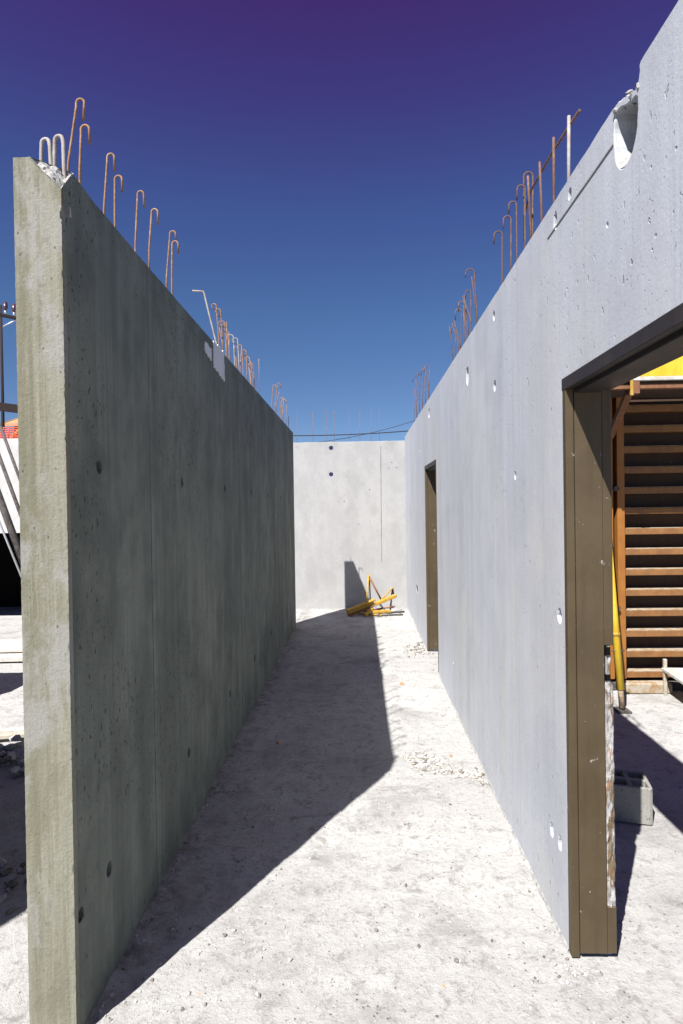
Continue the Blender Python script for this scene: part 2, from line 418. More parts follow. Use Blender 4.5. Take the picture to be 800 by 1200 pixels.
# ---- the shaded wall on the left of the passage
def left_wall():
    ho = []
    for (y, z) in [(1.932, 1.773), (2.849, 1.761), (3.765, 1.762), (4.698, 1.758), (5.59, 1.756), (6.442, 1.74)]:
        ho.append(circle(y, z, .021, .023, 14, 1))
    for (y, z) in [(1.745, .357), (1.954, .369), (2.886, .374), (3.815, .372), (4.732, .373), (5.613, .385)]:
        ho.append(circle(y, z, .022, .026, 14, 2))
    outline = densify([(Y1+.022, -.04), (Y2, -.04), (Y2, HL), (3.0, HL+.002), (2.3, HL+.007), (1.9, HL+.016), (Y1+.022, HE)], .035, .0012, .012, 3)
    me = cast('concrete_wall', outline, ho, XL-T, XL)
    A = Vector((XL-.095, Y1, HE)); B = Vector((XL, Y1, HE-.098)); C = Vector((XL, Y1+.075, HE-.006))
    no = (B-A).cross(C-A).normalized()
    if no.z < 0: no = -no
    cut(me, A, no)
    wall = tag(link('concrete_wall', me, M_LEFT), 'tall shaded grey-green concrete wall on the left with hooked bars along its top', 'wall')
    # board-marked end strip facing the viewer
    nx, nz = 26, 420
    vs, fs = [], []
    for j in range(nz+1):
        z = -.03+(HE+.03)*j/nz
        for i in range(nx+1):
            u = i/nx; x = XL-T+T*u
            y = Y1 + .0005*fbm((x*90, z*1.1, 1), 3) + .0005*fbm((x*120, z*90, 5), 2)
            if i == nx:
                c = noise.noise((z*22, 0, 2)); d = noise.noise((z*85, 5, 2)); up = .35+.65*min(1, max(0, (z-.9)/1.2))
                x += .0015*d - up*(.011*max(0, c-.12) + .007*max(0, d-.1)); y += .004*max(0, c)
            elif i == 0: x += .0012*noise.noise((z*40, 3, 9))
            elif i == nx-1:
                c = noise.noise((z*14, 0, 2)); y -= .0012*max(0, noise.noise((z*50, 1, 1)))
                x -= .003*max(0, c-.15)
            vs.append((x, y, z))
    m = nx+1
    for j in range(nz):
        for i in range(nx): fs.append((j*m+i, j*m+i+1, (j+1)*m+i+1, (j+1)*m+i))
    base = len(vs)
    for j in range(nz+1):
        for i in (0, nx):
            x, y, z = vs[j*m+i]; vs.append((XL-T if i == 0 else XL, Y1+.0235, z))
    for j in range(nz):
        a = base+2*j
        fs.append((j*m, (j+1)*m, a+2, a)); fs.append((j*m+nx, a+1, a+3, (j+1)*m+nx))
    fs.append(tuple([nz*m+i for i in range(m)]+[base+2*nz+1, base+2*nz]))
    me = bpy.data.meshes.new('end_face'); me.from_pydata(vs, [], fs); me.update()
    cut(me, A, no)
    tag(link('end_face', me, M_BOARD, wall), 'beige timber-marked narrow end of the wall')
    # broken corner
    vs, fs, idx, N = [], [], {}, 18
    A2 = A+Vector((-.004, -.002, 0)); B2 = B+Vector((.001, -.002, -.004)); C2 = C+Vector((.001, .004, 0))
    for i in range(N+1):
        for j in range(N+1-i):
            k = N-i-j; p = (A2*i+B2*j+C2*k)/N
            edge = min(i, j, k)
            p = p + no*(.012*fbm(p*30, 4) + .004*noise.noise(p*110) - .002)*(1 if edge else .35)
            idx[i, j] = len(vs); vs.append(p)
    for i in range(N):
        for j in range(N-i):
            fs.append((idx[i, j], idx[i+1, j], idx[i, j+1]))
            if j < N-i-1: fs.append((idx[i+1, j], idx[i+1, j+1], idx[i, j+1]))
    me = bpy.data.meshes.new('broken_corner'); me.from_pydata(vs, [], fs); me.update()
    tag(link('broken_corner', me, M_BROKEN, wall), 'crumbled pale broken top corner')
    # seams left by the formwork
    for y in (2.406, 4.213, 5.97, 6.9):
        bm = bmesh.new(); n = 60; pr = None
        for k in range(n+1):
            z = HL*k/n - .002; o = .003*noise.noise((z*3, y, 0)); wd = .0036+.0016*noise.noise((z*9, y, 2))
            h = .0012+.0006*noise.noise((z*7, y, 4))
            cur = [bm.verts.new((XL-.001, y+o-wd, z)), bm.verts.new((XL+h, y+o, z)), bm.verts.new((XL-.001, y+o+wd, z))]
            if pr: bm.faces.new((pr[0], cur[0], cur[1], pr[1])); bm.faces.new((pr[1], cur[1], cur[2], pr[2]))
            pr = cur
        link('formwork_seam', bm_mesh(bm, 'formwork_seam'), M_SEAM_L, wall)
    zt = HL-.075
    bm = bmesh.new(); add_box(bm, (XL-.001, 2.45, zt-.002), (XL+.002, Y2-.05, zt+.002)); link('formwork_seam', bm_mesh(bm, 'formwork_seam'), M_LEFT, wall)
    # mortar repair near the top edge
    for (y0, y1, z0, z1) in [(3.31, 3.45, 2.525, 2.60), (3.51, 3.79, 2.475, 2.667)]:
        pts = densify([(y0, z0+.03), (y1, z0), (y1, z1), (y0, z1)], .014, .010, 0, 5)
        link('mortar_patch', cast('mortar_patch', pts, [], XL-.003, XL+.006, .002), M_WHITE, wall)
    return wall

def hook_mesh(name, xs, y, zb, xa, za, xe, ze, r=.0041, ydrift=0):
    """upright bar rising at xs, bending over at (xa, za) and ending at (xe, ze)"""
    sgn = 1 if xe > xs else -1
    w2 = max(.014, abs(xe-xa)); w2 = min(w2, .028)
    cx, cz = xa, za-w2
    top_x = cx-sgn*w2
    pts = [(xs, y, zb-.12), (xs+(top_x-xs)*.35+.002*noise.noise((y*7, 1, 0)), y+ydrift*.5, zb+(cz-zb)*.45), (top_x, y+ydrift, cz-.01)]
    for k in range(0, 9):
        a = math.pi*(1-k/8)
        pts.append((cx+sgn*w2*math.cos(a), y+ydrift, cz+w2*math.sin(a)))
    pts.append((xe+sgn*.001, y+ydrift, min(ze, cz-.012)))
    bm = bmesh.new(); add_tube(bm, pts, r, 7)
    return bm_mesh(bm, name)

LW = left_wall()
LEFT_HOOKS = [(-1.000,1.941,-0.938,3.040,-0.930,2.965),(-0.925,1.895,-0.901,2.918,-0.888,2.854),(-1.000,2.235,-0.962,3.035,-0.949,2.964),(-0.925,2.176,-0.908,2.912,-0.896,2.849),
 (-1.000,2.555,-0.966,3.065,-0.952,2.991),(-0.925,2.523,-0.892,2.965,-0.879,2.896),(-1.000,2.957,-0.952,3.079,-0.937,3.032),(-0.925,2.843,-0.904,2.972,-0.889,2.911),
 (-1.000,4.146,-1.039,3.126,-1.021,3.069),(-0.925,3.932,-0.956,3.012,-0.939,2.952),(-1.000,4.361,-1.035,3.071,-1.010,3.018),(-0.925,4.169,-0.978,2.982,-0.953,2.919),
 (-1.000,4.664,-1.038,3.058,-1.011,3.008),(-0.925,4.469,-0.955,2.970,-0.935,2.916),(-1.000,5.011,-1.034,3.073,-1.012,3.020),(-0.925,4.777,-0.950,2.961,-0.929,2.903),
 (-1.000,5.370,-1.036,3.062,-1.013,3.005),(-0.925,5.131,-0.960,2.936,-0.938,2.874),(-1.000,6.574,-0.956,3.053,-0.937,2.994),(-0.925,6.328,-0.872,3.018,-0.854,2.960),
 (-1.000,7.446,-0.985,3.074,-0.952,3.017),(-0.925,7.123,-0.921,2.989,-0.889,2.945)]
for i, h in enumerate(LEFT_HOOKS):
    o = link('rebar_hook', hook_mesh('rebar_hook', h[0], h[1], HL, h[2], h[3], h[4], h[5]), M_REBAR_PALE if i in (12, 13) else M_REBAR, LW)
for (xa, xb, yy, zb, zt) in [(-1.000, -.958, 1.80, HE, 2.812), (-.946, -.905, 1.78, HE-.04, 2.807)]:       # the two cement-white loops at the broken corner
    r = .0135; cx = xa+r+.002
    pts = [(xa, yy, zb-.12), (xa, yy, zt-.06), (xa+.002, yy, zt-r)] + [(cx-r*math.cos(math.pi*k/8), yy-.004*k/8, zt-r+r*math.sin(math.pi*k/8)) for k in range(1, 8)] + [(cx+r+.003, yy-.006, zt-r-.012), (xb-.004, yy-.014, zb+.03), (xb+.014, yy-.02, zb-.12)]
    tag(tube('rebar_loop', pts, .0062, M_REBAR_PALE, LW), 'cement-white closed bar loop')
tag(tube('rebar_bent', [(-.925, 3.75, HL-.1), (-.927, 3.75, 2.72), (-.985, 3.75, 2.97), (-1.004, 3.75, 3.055), (-1.012, 3.75, 3.066), (-1.082, 3.75, 3.072)], .006, M_REBAR_PALE, LW), 'pale bar bent sideways at its top')
rx = random.Random(9)
for k in range(9):
    y = 3.95+.17*k+rx.uniform(-.05, .05); lean = rx.uniform(-.05, .03); hh = rx.uniform(.2, .36); x = rx.choice((-.93, -.99))
    tube('rebar_bar', [(x, y, HL-.1), (x+lean*.4, y+.02, HL+hh*.5), (x+lean, y+rx.uniform(-.06, .06), HL+hh)], .0029, M_REBAR, LW, 6)
for k in range(4):
    y = 6.4+.32*k; x = rx.choice((-.93, -.99)); lean = rx.uniform(-.02, .06)
    tube('rebar_bar', [(x, y, HL-.1), (x+lean*.4, y, HL+.16), (x+lean, y, HL+rx.uniform(.25, .38))], .0029, M_REBAR, LW, 6)
for y, x in ((7.6, -.93), (7.72, -.99)):
    tube('rebar_bar', [(x, y, HL-.1), (x+.01, y, 2.86)], .004, M_REBAR_DULL, LW)

# ---- the sunlit wall on the right with two doorways
D1 = (1.13, 2.062); D2 = (5.468, 6.392); DZ = 2.062
def right_wall():
    top = [(DB-.002, HR), (1.66, HR), (1.64, HR-.002), (1.615, HR-.004), (1.59, HR-.016), (1.565, HR-.020), (1.545, HR-.036), (1.515, HR-.040), (1.503, HR-.038), (1.494, HR-.012), (1.496, HR+.002), (1.488, HR+.010), (1.47, HR+.012), (-.9, HR+.012)]
    o = [(-.9, -.04), (D1[0], -.04), (D1[0], DZ), (D1[1], DZ), (D1[1], -.04), (D2[0], -.04), (D2[0], DZ), (D2[1], DZ), (D2[1], -.04), (DB-.002, -.04)] + top
    outline = densify(o, .03, .001, .012, 11)
    ho = []
    for (y, z, a, b) in [(2.131, 1.206, .022, .027), (2.247, .343, .019, .028), (2.155, .345, .019, .028), (2.126, 2.662, .017, .034), (1.981, 2.683, .014, .018),
                         (3.088, 2.638, .020, .026), (3.85, 2.494, .045, .062), (3.089, 2.263, .024, .030), (2.709, 1.76, .016, .020), (7.481, .542, .085, .052),
                         (5.96, 2.592, .05, .052), (1.692, 2.435, .006, .006), (4.6, .36, .012, .013), (6.9, 2.3, .02, .02)]:
        ho.append(circle(y, z, a, b, 16, 4, .2))
    notch = [(1.636, 2.715), (1.641, 2.68), (1.640, 2.64), (1.636, 2.60), (1.625, 2.57), (1.607, 2.548), (1.585, 2.538), (1.56, 2.541), (1.538, 2.552), (1.52, 2.575), (1.510, 2.60), (1.505, 2.64), (1.506, 2.672), (1.515, 2.682), (1.54, 2.684), (1.57, 2.696), (1.60, 2.712)]
    ho.append(densify(notch, .012, .002, 0, 2))
    me = cast('concrete_wall', outline, ho, XR, XR+.15, .003)
    wall = tag(link('concrete_wall', me, M_RIGHT), 'long sunlit blue-grey concrete wall on the right with two brown doorways', 'wall')
    # crumbs of concrete round the broken notch
    rnd = random.Random(5)
    for k in range(26):
        y = 1.50+.14*rnd.random(); z = (HR-.042 if y < 1.56 else HR-.02)+rnd.uniform(-.004, .006)
        chip('broken_concrete', (XR+rnd.uniform(0, .03), y, z), rnd.uniform(.005, .014), M_BROKEN, wall, rnd)
    bm = bmesh.new(); rows = []
    for a_ in range(13):
        u = a_/12; row = []
        for b_ in range(11):
            v = b_/10; y = 1.508+.128*v; edge = 1-(2*v-1)**2
            z = 2.540+.085*u**.8+.045*(1-edge)**1.5+.006*fbm((u*6, v*7, 3), 3)
            row.append(bm.verts.new((XR+.001+.135*u, y, min(z, 2.69))))
        rows.append(row)
    for b_ in range(11): pass
    top_row = [bm.verts.new((XR+.138+.006*fbm((b_, 1, 2), 3), 1.508+.128*b_/10, 2.712)) for b_ in range(11)]
    rows.append(top_row)
    for p_, q_ in zip(rows, rows[1:]):
        for b_ in range(10): bm.faces.new((p_[b_], p_[b_+1], q_[b_+1], q_[b_]))
    tag(link('broken_scoop', bm_mesh(bm, 'broken_scoop'), M_BROKEN, wall), 'pale broken-out hollow below the top edge')
    tag(link('hole_dark_disc', cast('hole_dark_disc', circle(7.481, .542, .080, .048, 12, 5, .25), [], XR+.004, XR+.05, .003), M_BLACK, wall), 'black disc standing in for the dark inside the hole')  # black disc fills the hole; its inner shade is in the colour
    # seams
    for (y, z0, z1) in [(2.213, .02, 2.63), (4.02, .02, 2.70), (3.10, .02, 2.2), (7.1, .02, 2.7)]:
        wob_strip('formwork_seam', wall, y, z0, z1, M_SEAM_R)
    bm = bmesh.new(); add_box(bm, (XR-.0025, 1.645, 2.6365), (XR+.001, 2.21, 2.6405)); link('formwork_seam', bm_mesh(bm, 's'), M_DARKSEAM, wall)
    return wall

def chip_mesh(r, rnd):
    bm = bmesh.new(); bmesh.ops.create_icosphere(bm, subdivisions=1, radius=1)
    s = [r*rnd.uniform(.6, 1.2), r*rnd.uniform(.6, 1.3), r*rnd.uniform(.45, .9)]
    for v in bm.verts:
        k = 1+rnd.uniform(-.28, .28); v.co = Vector((v.co.x*s[0]*k, v.co.y*s[1]*k, v.co.z*s[2]*k))
    return bm_mesh(bm, 'chip')
def chip(name, loc, r, mat, parent, rnd):
    o = link(name, chip_mesh(r, rnd), mat, parent); o.location = loc; o.rotation_euler = (rnd.random()*6, rnd.random()*6, rnd.random()*6)
    return o
def wob_strip(name, wall, y, z0, z1, mat):
    bm = bmesh.new(); n = 60; pr = None
    for k in range(n+1):
        z = z0+(z1-z0)*k/n; o = .003*noise.noise((z*3, y, 0)); wd = .0014+.0009*noise.noise((z*9, y, 2)); h = .0007+.0003*noise.noise((z*7, y, 4))
        cur = [bm.verts.new((XR+.001, y+o-wd, z)), bm.verts.new((XR-h, y+o, z)), bm.verts.new((XR+.001, y+o+wd, z))]
        if pr: bm.faces.new((pr[0], pr[1], cur[1], cur[0])); bm.faces.new((pr[1], pr[2], cur[2], cur[1]))
        pr = cur
    link(name, bm_mesh(bm, name), mat, wall)
M_SEAM_R = dusty('wall_seam', (.22, .23, .255), (.27, .28, .31))
M_DARKSEAM = dusty('stained_seam', (.16, .15, .145), (.26, .25, .24))
RW = right_wall()
RIGHT_HOOKS = [(0.830,2.716,0.815,3.186,0.794,2.860),(0.785,2.685,0.772,3.108,0.754,3.041),(0.830,2.978,0.812,3.188,0.793,3.127),(0.785,2.932,0.771,3.091,0.752,3.027),(0.830,3.287,0.812,3.184,0.789,3.112),
 (0.785,3.743,0.739,3.163,0.711,3.108),(0.830,4.199,0.815,3.196,0.796,3.134),(0.785,4.162,0.758,3.103,0.738,3.029),(0.830,4.639,0.820,3.212,0.795,3.123),(0.785,4.646,0.781,3.070,0.760,3.023),
 (0.830,6.885,0.836,3.317,0.794,3.236),(0.785,6.767,0.780,3.248,0.749,3.169),(0.830,7.448,0.826,3.391,0.792,3.325),(0.785,7.450,0.781,3.348,0.747,3.282),(0.830,8.232,0.826,3.506,0.788,3.409)]
for h in RIGHT_HOOKS:
    link('rebar_hook', hook_mesh('rebar_hook', h[0], h[1], HR, h[2], h[3], h[4], h[5]), M_REBAR_DULL, RW)
tag(tube('rebar_bar', [(.79, 2.146, HR-.1), (.793, 2.146, 2.9), (.7955, 2.146, 3.059)], .0062, M_REBAR_PALE, RW), 'cement-white upright bar')
tube('rebar_bar', [(.79, 2.304, HR-.1), (.792, 2.304, 2.95), (.793, 2.304, 3.082)], .0052, M_REBAR_DULL, RW)
tube('rebar_bar', [(.79, 2.4455, HR-.1), (.787, 2.4455, 2.9), (.782, 2.4455, 3.071)], .005, M_REBAR_DULL, RW)
tag(tube('rebar_bar', [(.806, 2.76, 3.0), (.803, 2.643, 3.057), (.801, 2.35, 3.047), (.803, 2.063, 3.023)], .0052, M_REBAR_DULL, RW), 'loose bar tied across the uprights')
tube('rebar_bar', [(.79, 2.58, HR-.1), (.776, 2.58, 3.0), (.772, 2.58, 3.09)], .005, M_REBAR_DULL, RW)

rx = random.Random(4)
for k in range(16):
    y = (3.75+.13*k) if k < 8 else (6.5+.24*(k-8)); x = rx.choice((.79, .83)); lean = rx.uniform(-.07, .03); hh = rx.uniform(.25, .42) if k < 8 else rx.uniform(.4, .68)
    tube('rebar_bar', [(x, y, HR-.1), (x+lean*.4, y+.01, HR+hh*.5), (x+lean, y+rx.uniform(-.08, .08), HR+hh)], .0028, M_REBAR_DULL, RW, 6)
# brown pressed-steel door frames in the right wall
def door_frame(parent, ya, yb, worn):
    """opening from ya (near) to yb (far); parts: two jambs, head; each jamb is lip, stop and rear leaf"""
    fr = box('door_frame', (XR-.003, yb-.025, .006), (XR+.0255, yb+.006, DZ+.006), M_FRAME, parent, .002)        # far jamb lip
    tag(fr, 'brown steel door frame' if not worn else 'brown steel door frame, scuffed, with mortar along its rear edge')
    zc = 1.12 if worn else .03
    box('jamb_stop', (XR+.0265, yb-.030, .024), (XR+.1210, yb+.004, DZ-.032), M_FRAME, fr, .002)
    box('jamb_leaf', (XR+.1220, yb-.028, zc), (XR+.1545, yb+.004, DZ-.026), M_FRAME, fr, .002)
    # near jamb
    box('jamb_lip', (XR-.003, ya-.006, .028), (XR+.0255, ya+.018, DZ+.006), M_FRAME, fr, .002)
    box('jamb_stop', (XR+.0275, ya-.004, .024), (XR+.1105, ya+.030, DZ-.032), M_FRAME, fr, .002)
    box('jamb_leaf', (XR+.1125, ya-.004, .028), (XR+.1545, ya+.024, DZ-.026), M_FRAME, fr, .002)
    # head
    box('head_lip', (XR-.0045, ya-.008, DZ-.036), (XR+.0255, yb+.008, DZ+.0075), M_FRAME_SHADE, fr, .002)
    box('head_stop', (XR+.0275, ya+.004, DZ-.050), (XR+.1105, yb-.004, DZ-.0305), M_FRAME_SHADE, fr, .002)
    box('head_leaf', (XR+.1125, ya+.002, DZ-.042), (XR+.1545, yb-.002, DZ-.0245), M_FRAME_SHADE, fr, .002)
    box('head_lining', (XR+.002, ya+.002, DZ-.0240), (XR+.150, yb-.002, DZ-.002), M_FRAME_SHADE, fr)
    if worn:
        # ragged mortar strip where the rear leaf has been cut away
        bm = bmesh.new(); n = 130; pr = None
        for k in range(n+1):
            z = .03+(1.12-.03)*k/n
            a = XR+.124+.003*noise.noise((z*22, 1, 0))+ (.006 if z > .98 else 0); b = XR+.1545+.004*noise.noise((z*17, 4, 0)) - (.009 if z > .98 else 0)
            ring = []
            for q in range(7):
                u = q/6; xx = a+(b-a)*u
                ring.append(bm.verts.new((xx, yb-.019-.006*noise.noise((xx*90, z*40, 2))-(.004 if 0 < q < 6 else 0), z)))
            ring = [bm.verts.new((a, yb+.004, z))]+ring+[bm.verts.new((b, yb+.004, z))]
            if pr:
                for q in range(len(ring)-1): bm.faces.new((pr[q], ring[q], ring[q+1], pr[q+1]))
            pr = ring
        tag(link('mortar_strip', bm_mesh(bm, 'mortar_strip'), M_MORTAR, fr), 'ragged pale mortar strip streaked with rust')
        for z0, z1 in ((1.085, 1.113), (.995, 1.015)):
            box('hinge_slot', (XR+.128, yb-.0285, z0), (XR+.142, yb-.012, z1), M_BLACK, fr)  # solid black blocks; the dark of the slots is painted on
        box('foot_plate', (XR+.1225, yb-.027, .022), (XR+.156, yb+.002, .19), M_FRAME, fr, .003)
    return fr
door_frame(RW, D1[0], D1[1], True)
door_frame(RW, D2[0], D2[1], False)

def skirt(parent, x, y0, y1, sgn, amp):
    bm = bmesh.new(); n = int((y1-y0)/.02); pr = None
    for k in range(n+1):
        y = y0+(y1-y0)*k/n; g = max(0, .45+1.1*noise.noise((y*2.3, x, 1)))
        h = amp*(.25+g)*(.7+.6*noise.noise((y*17, 2, x))); w_ = h*(1.1+.7*noise.noise((y*23, 7, x)))
        h = max(h, .002); w_ = max(w_, .002)
        cur = [bm.verts.new((x+sgn*.001, y, h+.004)), bm.verts.new((x-sgn*w_*.35, y, h*.6+.002)), bm.verts.new((x-sgn*w_, y, ground_z(x-sgn*w_, y)-.004))]
        if pr:
            bm.faces.new((pr[0], cur[0], cur[1], pr[1])); bm.faces.new((pr[1], cur[1], cur[2], pr[2]))
        pr = cur
    link('mortar_skirt', bm_mesh(bm, 'mortar_skirt'), M_BROKEN, parent)
skirt(RW, XR, D1[1]+.01, D2[0]-.01, 1, .016); skirt(RW, XR, D2[1]+.01, DB, 1, .016)
# ---- the wall closing the passage
def back_wall():
    ho = [circle(-.43, 2.579, .034, .034, 14, 3, .04), circle(-.436, 2.155, .034, .034, 14, 6, .04)]
    outline = densify(rect(-4.2, 3.4, -.04, HB), .04, .002, .02, 21)
    me = cast('concrete_wall', outline, ho, DB, DB+.16, .004, 'y')
    wall = tag(link('concrete_wall', me, M_BACK), 'pale concrete wall closing the far end of the passage', 'wall')
    for (x, z) in ((-.43, 2.579), (-.436, 2.155)):
        bm = bmesh.new(); add_tube(bm, [(x, DB+.006, z), (x, DB+.05, z)], .033, 14)
        tag(link('tie_hole_plug', bm_mesh(bm, 'plug'), M_BLUE, wall), 'dark blue plastic plug')
    bm = bmesh.new(); n = 50; pr = None
    for k in range(n+1):
        z = .75+1.85*k/n; o = .335+.012*(z-.75)/1.85+.004*noise.noise((z*4, 0, 0)); wd = .005+.002*noise.noise((z*9, 1, 0))
        cur = [bm.verts.new((o-wd, DB-.003, z)), bm.verts.new((o+wd, DB-.003, z))]
        if pr: bm.faces.new((pr[0], pr[1], cur[1], cur[0]))
        pr = cur
    link('formwork_seam', bm_mesh(bm, 'seam'), M_DARKSEAM, wall)
    for (x, z) in ((.52, 2.33), (.60, 2.25), (.47, 2.24), (.16, 1.9), (-.25, 1.72), (-.02, 1.35)):
        rnd = random.Random(int(x*100)); bm = bmesh.new(); 
        vs = [bm.verts.new((x+.016*math.cos(a)*rnd.uniform(.5, 1.2), DB-.002, z+.012*math.sin(a)*rnd.uniform(.5, 1.2))) for a in [k*math.pi/4 for k in range(8)]]
        bm.faces.new(vs); link('air_hole', bm_mesh(bm, 'air_hole'), M_DARKSEAM, wall)
    for i, x in enumerate((-.99, -.723, -.516, -.376, -.142, .016, .197, .335)):
        rnd = random.Random(i); xx = x+rnd.uniform(-.01, .01)
        tube('rebar_bar', [(x, DB+.08, HB-.08), (xx, DB+.08, 2.95), (xx+.005, DB+.08, 3.165), (xx+.02, DB+.08, 3.185), (xx+.04, DB+.08, 3.17)], .0028, M_REBAR, wall, 6)
    return wall
BW = back_wall()

# ---- walls left of the passage
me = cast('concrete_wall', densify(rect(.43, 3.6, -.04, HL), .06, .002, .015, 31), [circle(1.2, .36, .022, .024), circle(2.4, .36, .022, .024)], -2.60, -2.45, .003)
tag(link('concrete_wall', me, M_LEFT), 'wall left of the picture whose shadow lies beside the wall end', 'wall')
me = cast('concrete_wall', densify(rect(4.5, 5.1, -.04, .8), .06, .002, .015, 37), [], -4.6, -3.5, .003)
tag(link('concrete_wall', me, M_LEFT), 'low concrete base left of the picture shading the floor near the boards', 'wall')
def far_left_wall():
    outline = densify([(-12, -.04), (-7.4, -.04), (-7.4, 1.33), (-4.1, 1.33), (-4.1, -.04), (-3.6, -.04), (-3.6, HL), (-12, HL)], .06, .003, .02, 41)
    me = cast('concrete_wall', outline, [], 7.88, 8.06, .004, 'y')
    wl = tag(link('concrete_wall', me, M_FAR), 'white concrete wall with a low black opening at the left edge', 'wall')
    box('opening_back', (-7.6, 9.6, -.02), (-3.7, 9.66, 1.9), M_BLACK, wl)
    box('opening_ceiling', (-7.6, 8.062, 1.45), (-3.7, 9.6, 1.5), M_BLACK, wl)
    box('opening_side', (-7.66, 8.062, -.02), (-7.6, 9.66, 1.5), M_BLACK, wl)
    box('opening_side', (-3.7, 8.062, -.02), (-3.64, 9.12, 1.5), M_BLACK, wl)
far_left_wall()
rods = [((-4.76, 7.34, 2.95), (-4.03, 7.30, .95), .020, M_DARKSTEEL, 'thin dark rod drawn as the highest slanted shadow line on the white wall at the left'),  # the dark ones stand in for slanted shadow lines on the wall
         ((-4.91, 7.32, 2.95), (-4.18, 7.28, .95), .024, M_DARKSTEEL, 'middle dark rod drawn as a slanted shadow line on the white wall at the left'),
         ((-5.07, 7.26, 2.95), (-4.34, 7.22, .95), .045, M_DARKSTEEL, 'thick dark rod drawn as the lowest slanted shadow line on the white wall at the left'),
         ((-5.16, 7.15, 2.90), (-4.36, 7.10, .95), .013, M_STEEL, 'thin pale leaning bar before the black opening at the left')]
for a, b, r, m, lab in rods:
    d = (Vector(b)-Vector(a)).normalized(); b2 = Vector(b)+d*((b[2]-.0)/-d.z if d.z else 0)
    root = tube('leaning_rod', [a, b2], r, m, None, 8); tag(root, lab, 'prop', 'props leaning at the white wall')
    bm = bmesh.new(); add_box(bm, (b2.x-.07, b2.y-.07, -.004), (b2.x+.07, b2.y+.07, .012)); link('foot_plate', bm_mesh(bm, 'foot_plate'), m, root)

# red safety netting on the white wall
net = empty('safety_netting', (-6, 7.97, HL)); tag(net, 'red plastic safety netting along the top of the white wall', 'netting')
for k in range(7):
    z = HL+.006+.026*k
    adopt(tube('strand', [(-11.9+.4*q, 7.97, z+.006*math.sin(q*1.9+k)) for q in range(21)], .0085, M_NET, None, 5), net)
for k in range(60):
    x = -8.2+.075*k
    adopt(tube('strand', [(x, 7.965, HL), (x+.004, 7.965, HL+.165)], .006, M_NET, None, 4), net)
for x in (-11, -9, -7, -5.4, -3.9):
    adopt(tube('post', [(x, 7.99, HL-.05), (x, 7.99, HL+.35)], .014, M_STEEL, None, 6), net)

# ------------------------------------------------------------------ things beyond the near doorway
def formwork():
    root = empty('formwork_panel', (2.15, 5.0, 0)); tag(root, 'orange steel formwork panel with horizontal ribs seen through the near doorway', 'formwork')
    P = lambda o: adopt(o, root)
    P(box('skin', (2.20, 5.145, .03), (5.6, 5.16, 2.66), M_SHEET))
    for k in range(15):
        z = .14+.1775*k
        if z > 2.6: break
        o = box('rib', (2.287, 5.002, z-.034), (5.55, 5.144, z+.020), M_ORANGE, None, .004); P(o)
        d = box('rib_dust', (2.289, 5.004, z+.0205), (5.548, 5.143, z+.023), M_DUSTED, None, 0); d.parent = o
    P(box('post', (2.150, 4.985, .10), (2.187, 5.143, 2.62), M_ORANGE_POST, None, .003))
    P(box('post', (2.223, 4.985, .10), (2.286, 5.143, 2.62), M_ORANGE_POST, None, .003))
    P(box('post_web', (2.188, 5.06, .10), (2.222, 5.143, 2.62), M_RUSTY, None))
    for x in (3.3, 4.3, 5.4):
        P(box('post', (x, 4.985, .10), (x+.06, 5.143, 2.62), M_ORANGE_POST, None, .003))
    P(box('base_beam', (2.24, 4.90, .0), (2.63, 5.0, .085), M_DUSTED, None, .006))
    P(box('base_beam', (2.16, 5.0, .0), (5.6, 5.11, .07), M_DARKSTEEL, None, .004))
    for z in (.72, 1.75):
        P(tube('clamp_bolt', [(2.205, 4.95, z), (2.205, 5.06, z)], .022, M_DARKSTEEL, None, 8))
    # walkway bracketed to the top
    P(box('walkway_deck', (1.62, 4.352, 2.535), (5.6, 5.12, 2.562), M_SHEET, None, .003))
    P(box('deck_edge', (1.62, 4.322, 2.536), (5.6, 4.350, 2.565), M_PLY, None, .003))
    P(box('walkway_fascia', (2.01, 4.332, 2.566), (5.6, 4.358, 2.745), M_YELLOW, None, .003))
    P(box('edge_rail', (1.89, 4.345, 2.478), (5.6, 4.385, 2.515), M_RUSTY, None, .004))
    br = box('bracket', (2.045, 4.325, 2.44), (2.105, 4.40, 2.533), M_RUSTY, None, .003); P(br)
    b2 = box('bracket_plate', (2.03, 4.312, 2.425), (2.052, 4.323, 2.575), M_YELLOW_OLD, None, .002); b2.parent = br
    P(beam('knee_brace', (2.06, 4.40, 2.47), (2.165, 4.98, 2.20), .05, .05, M_RUSTY))
    P(beam('knee_brace', (4.0, 4.40, 2.47), (4.0, 4.98, 2.0), .05, .05, M_RUSTY))
    P(box('guard_post', (2.60, 4.37, 2.563), (2.66, 4.42, 3.5), M_YELLOW, None, .004))
    P(box('guard_post', (4.6, 4.37, 2.563), (4.66, 4.42, 3.5), M_YELLOW, None, .004))
    P(beam('guard_rail', (2.45, 4.345, 3.02), (5.6, 4.345, 3.02), .03, .12, M_YELLOW))
formwork()

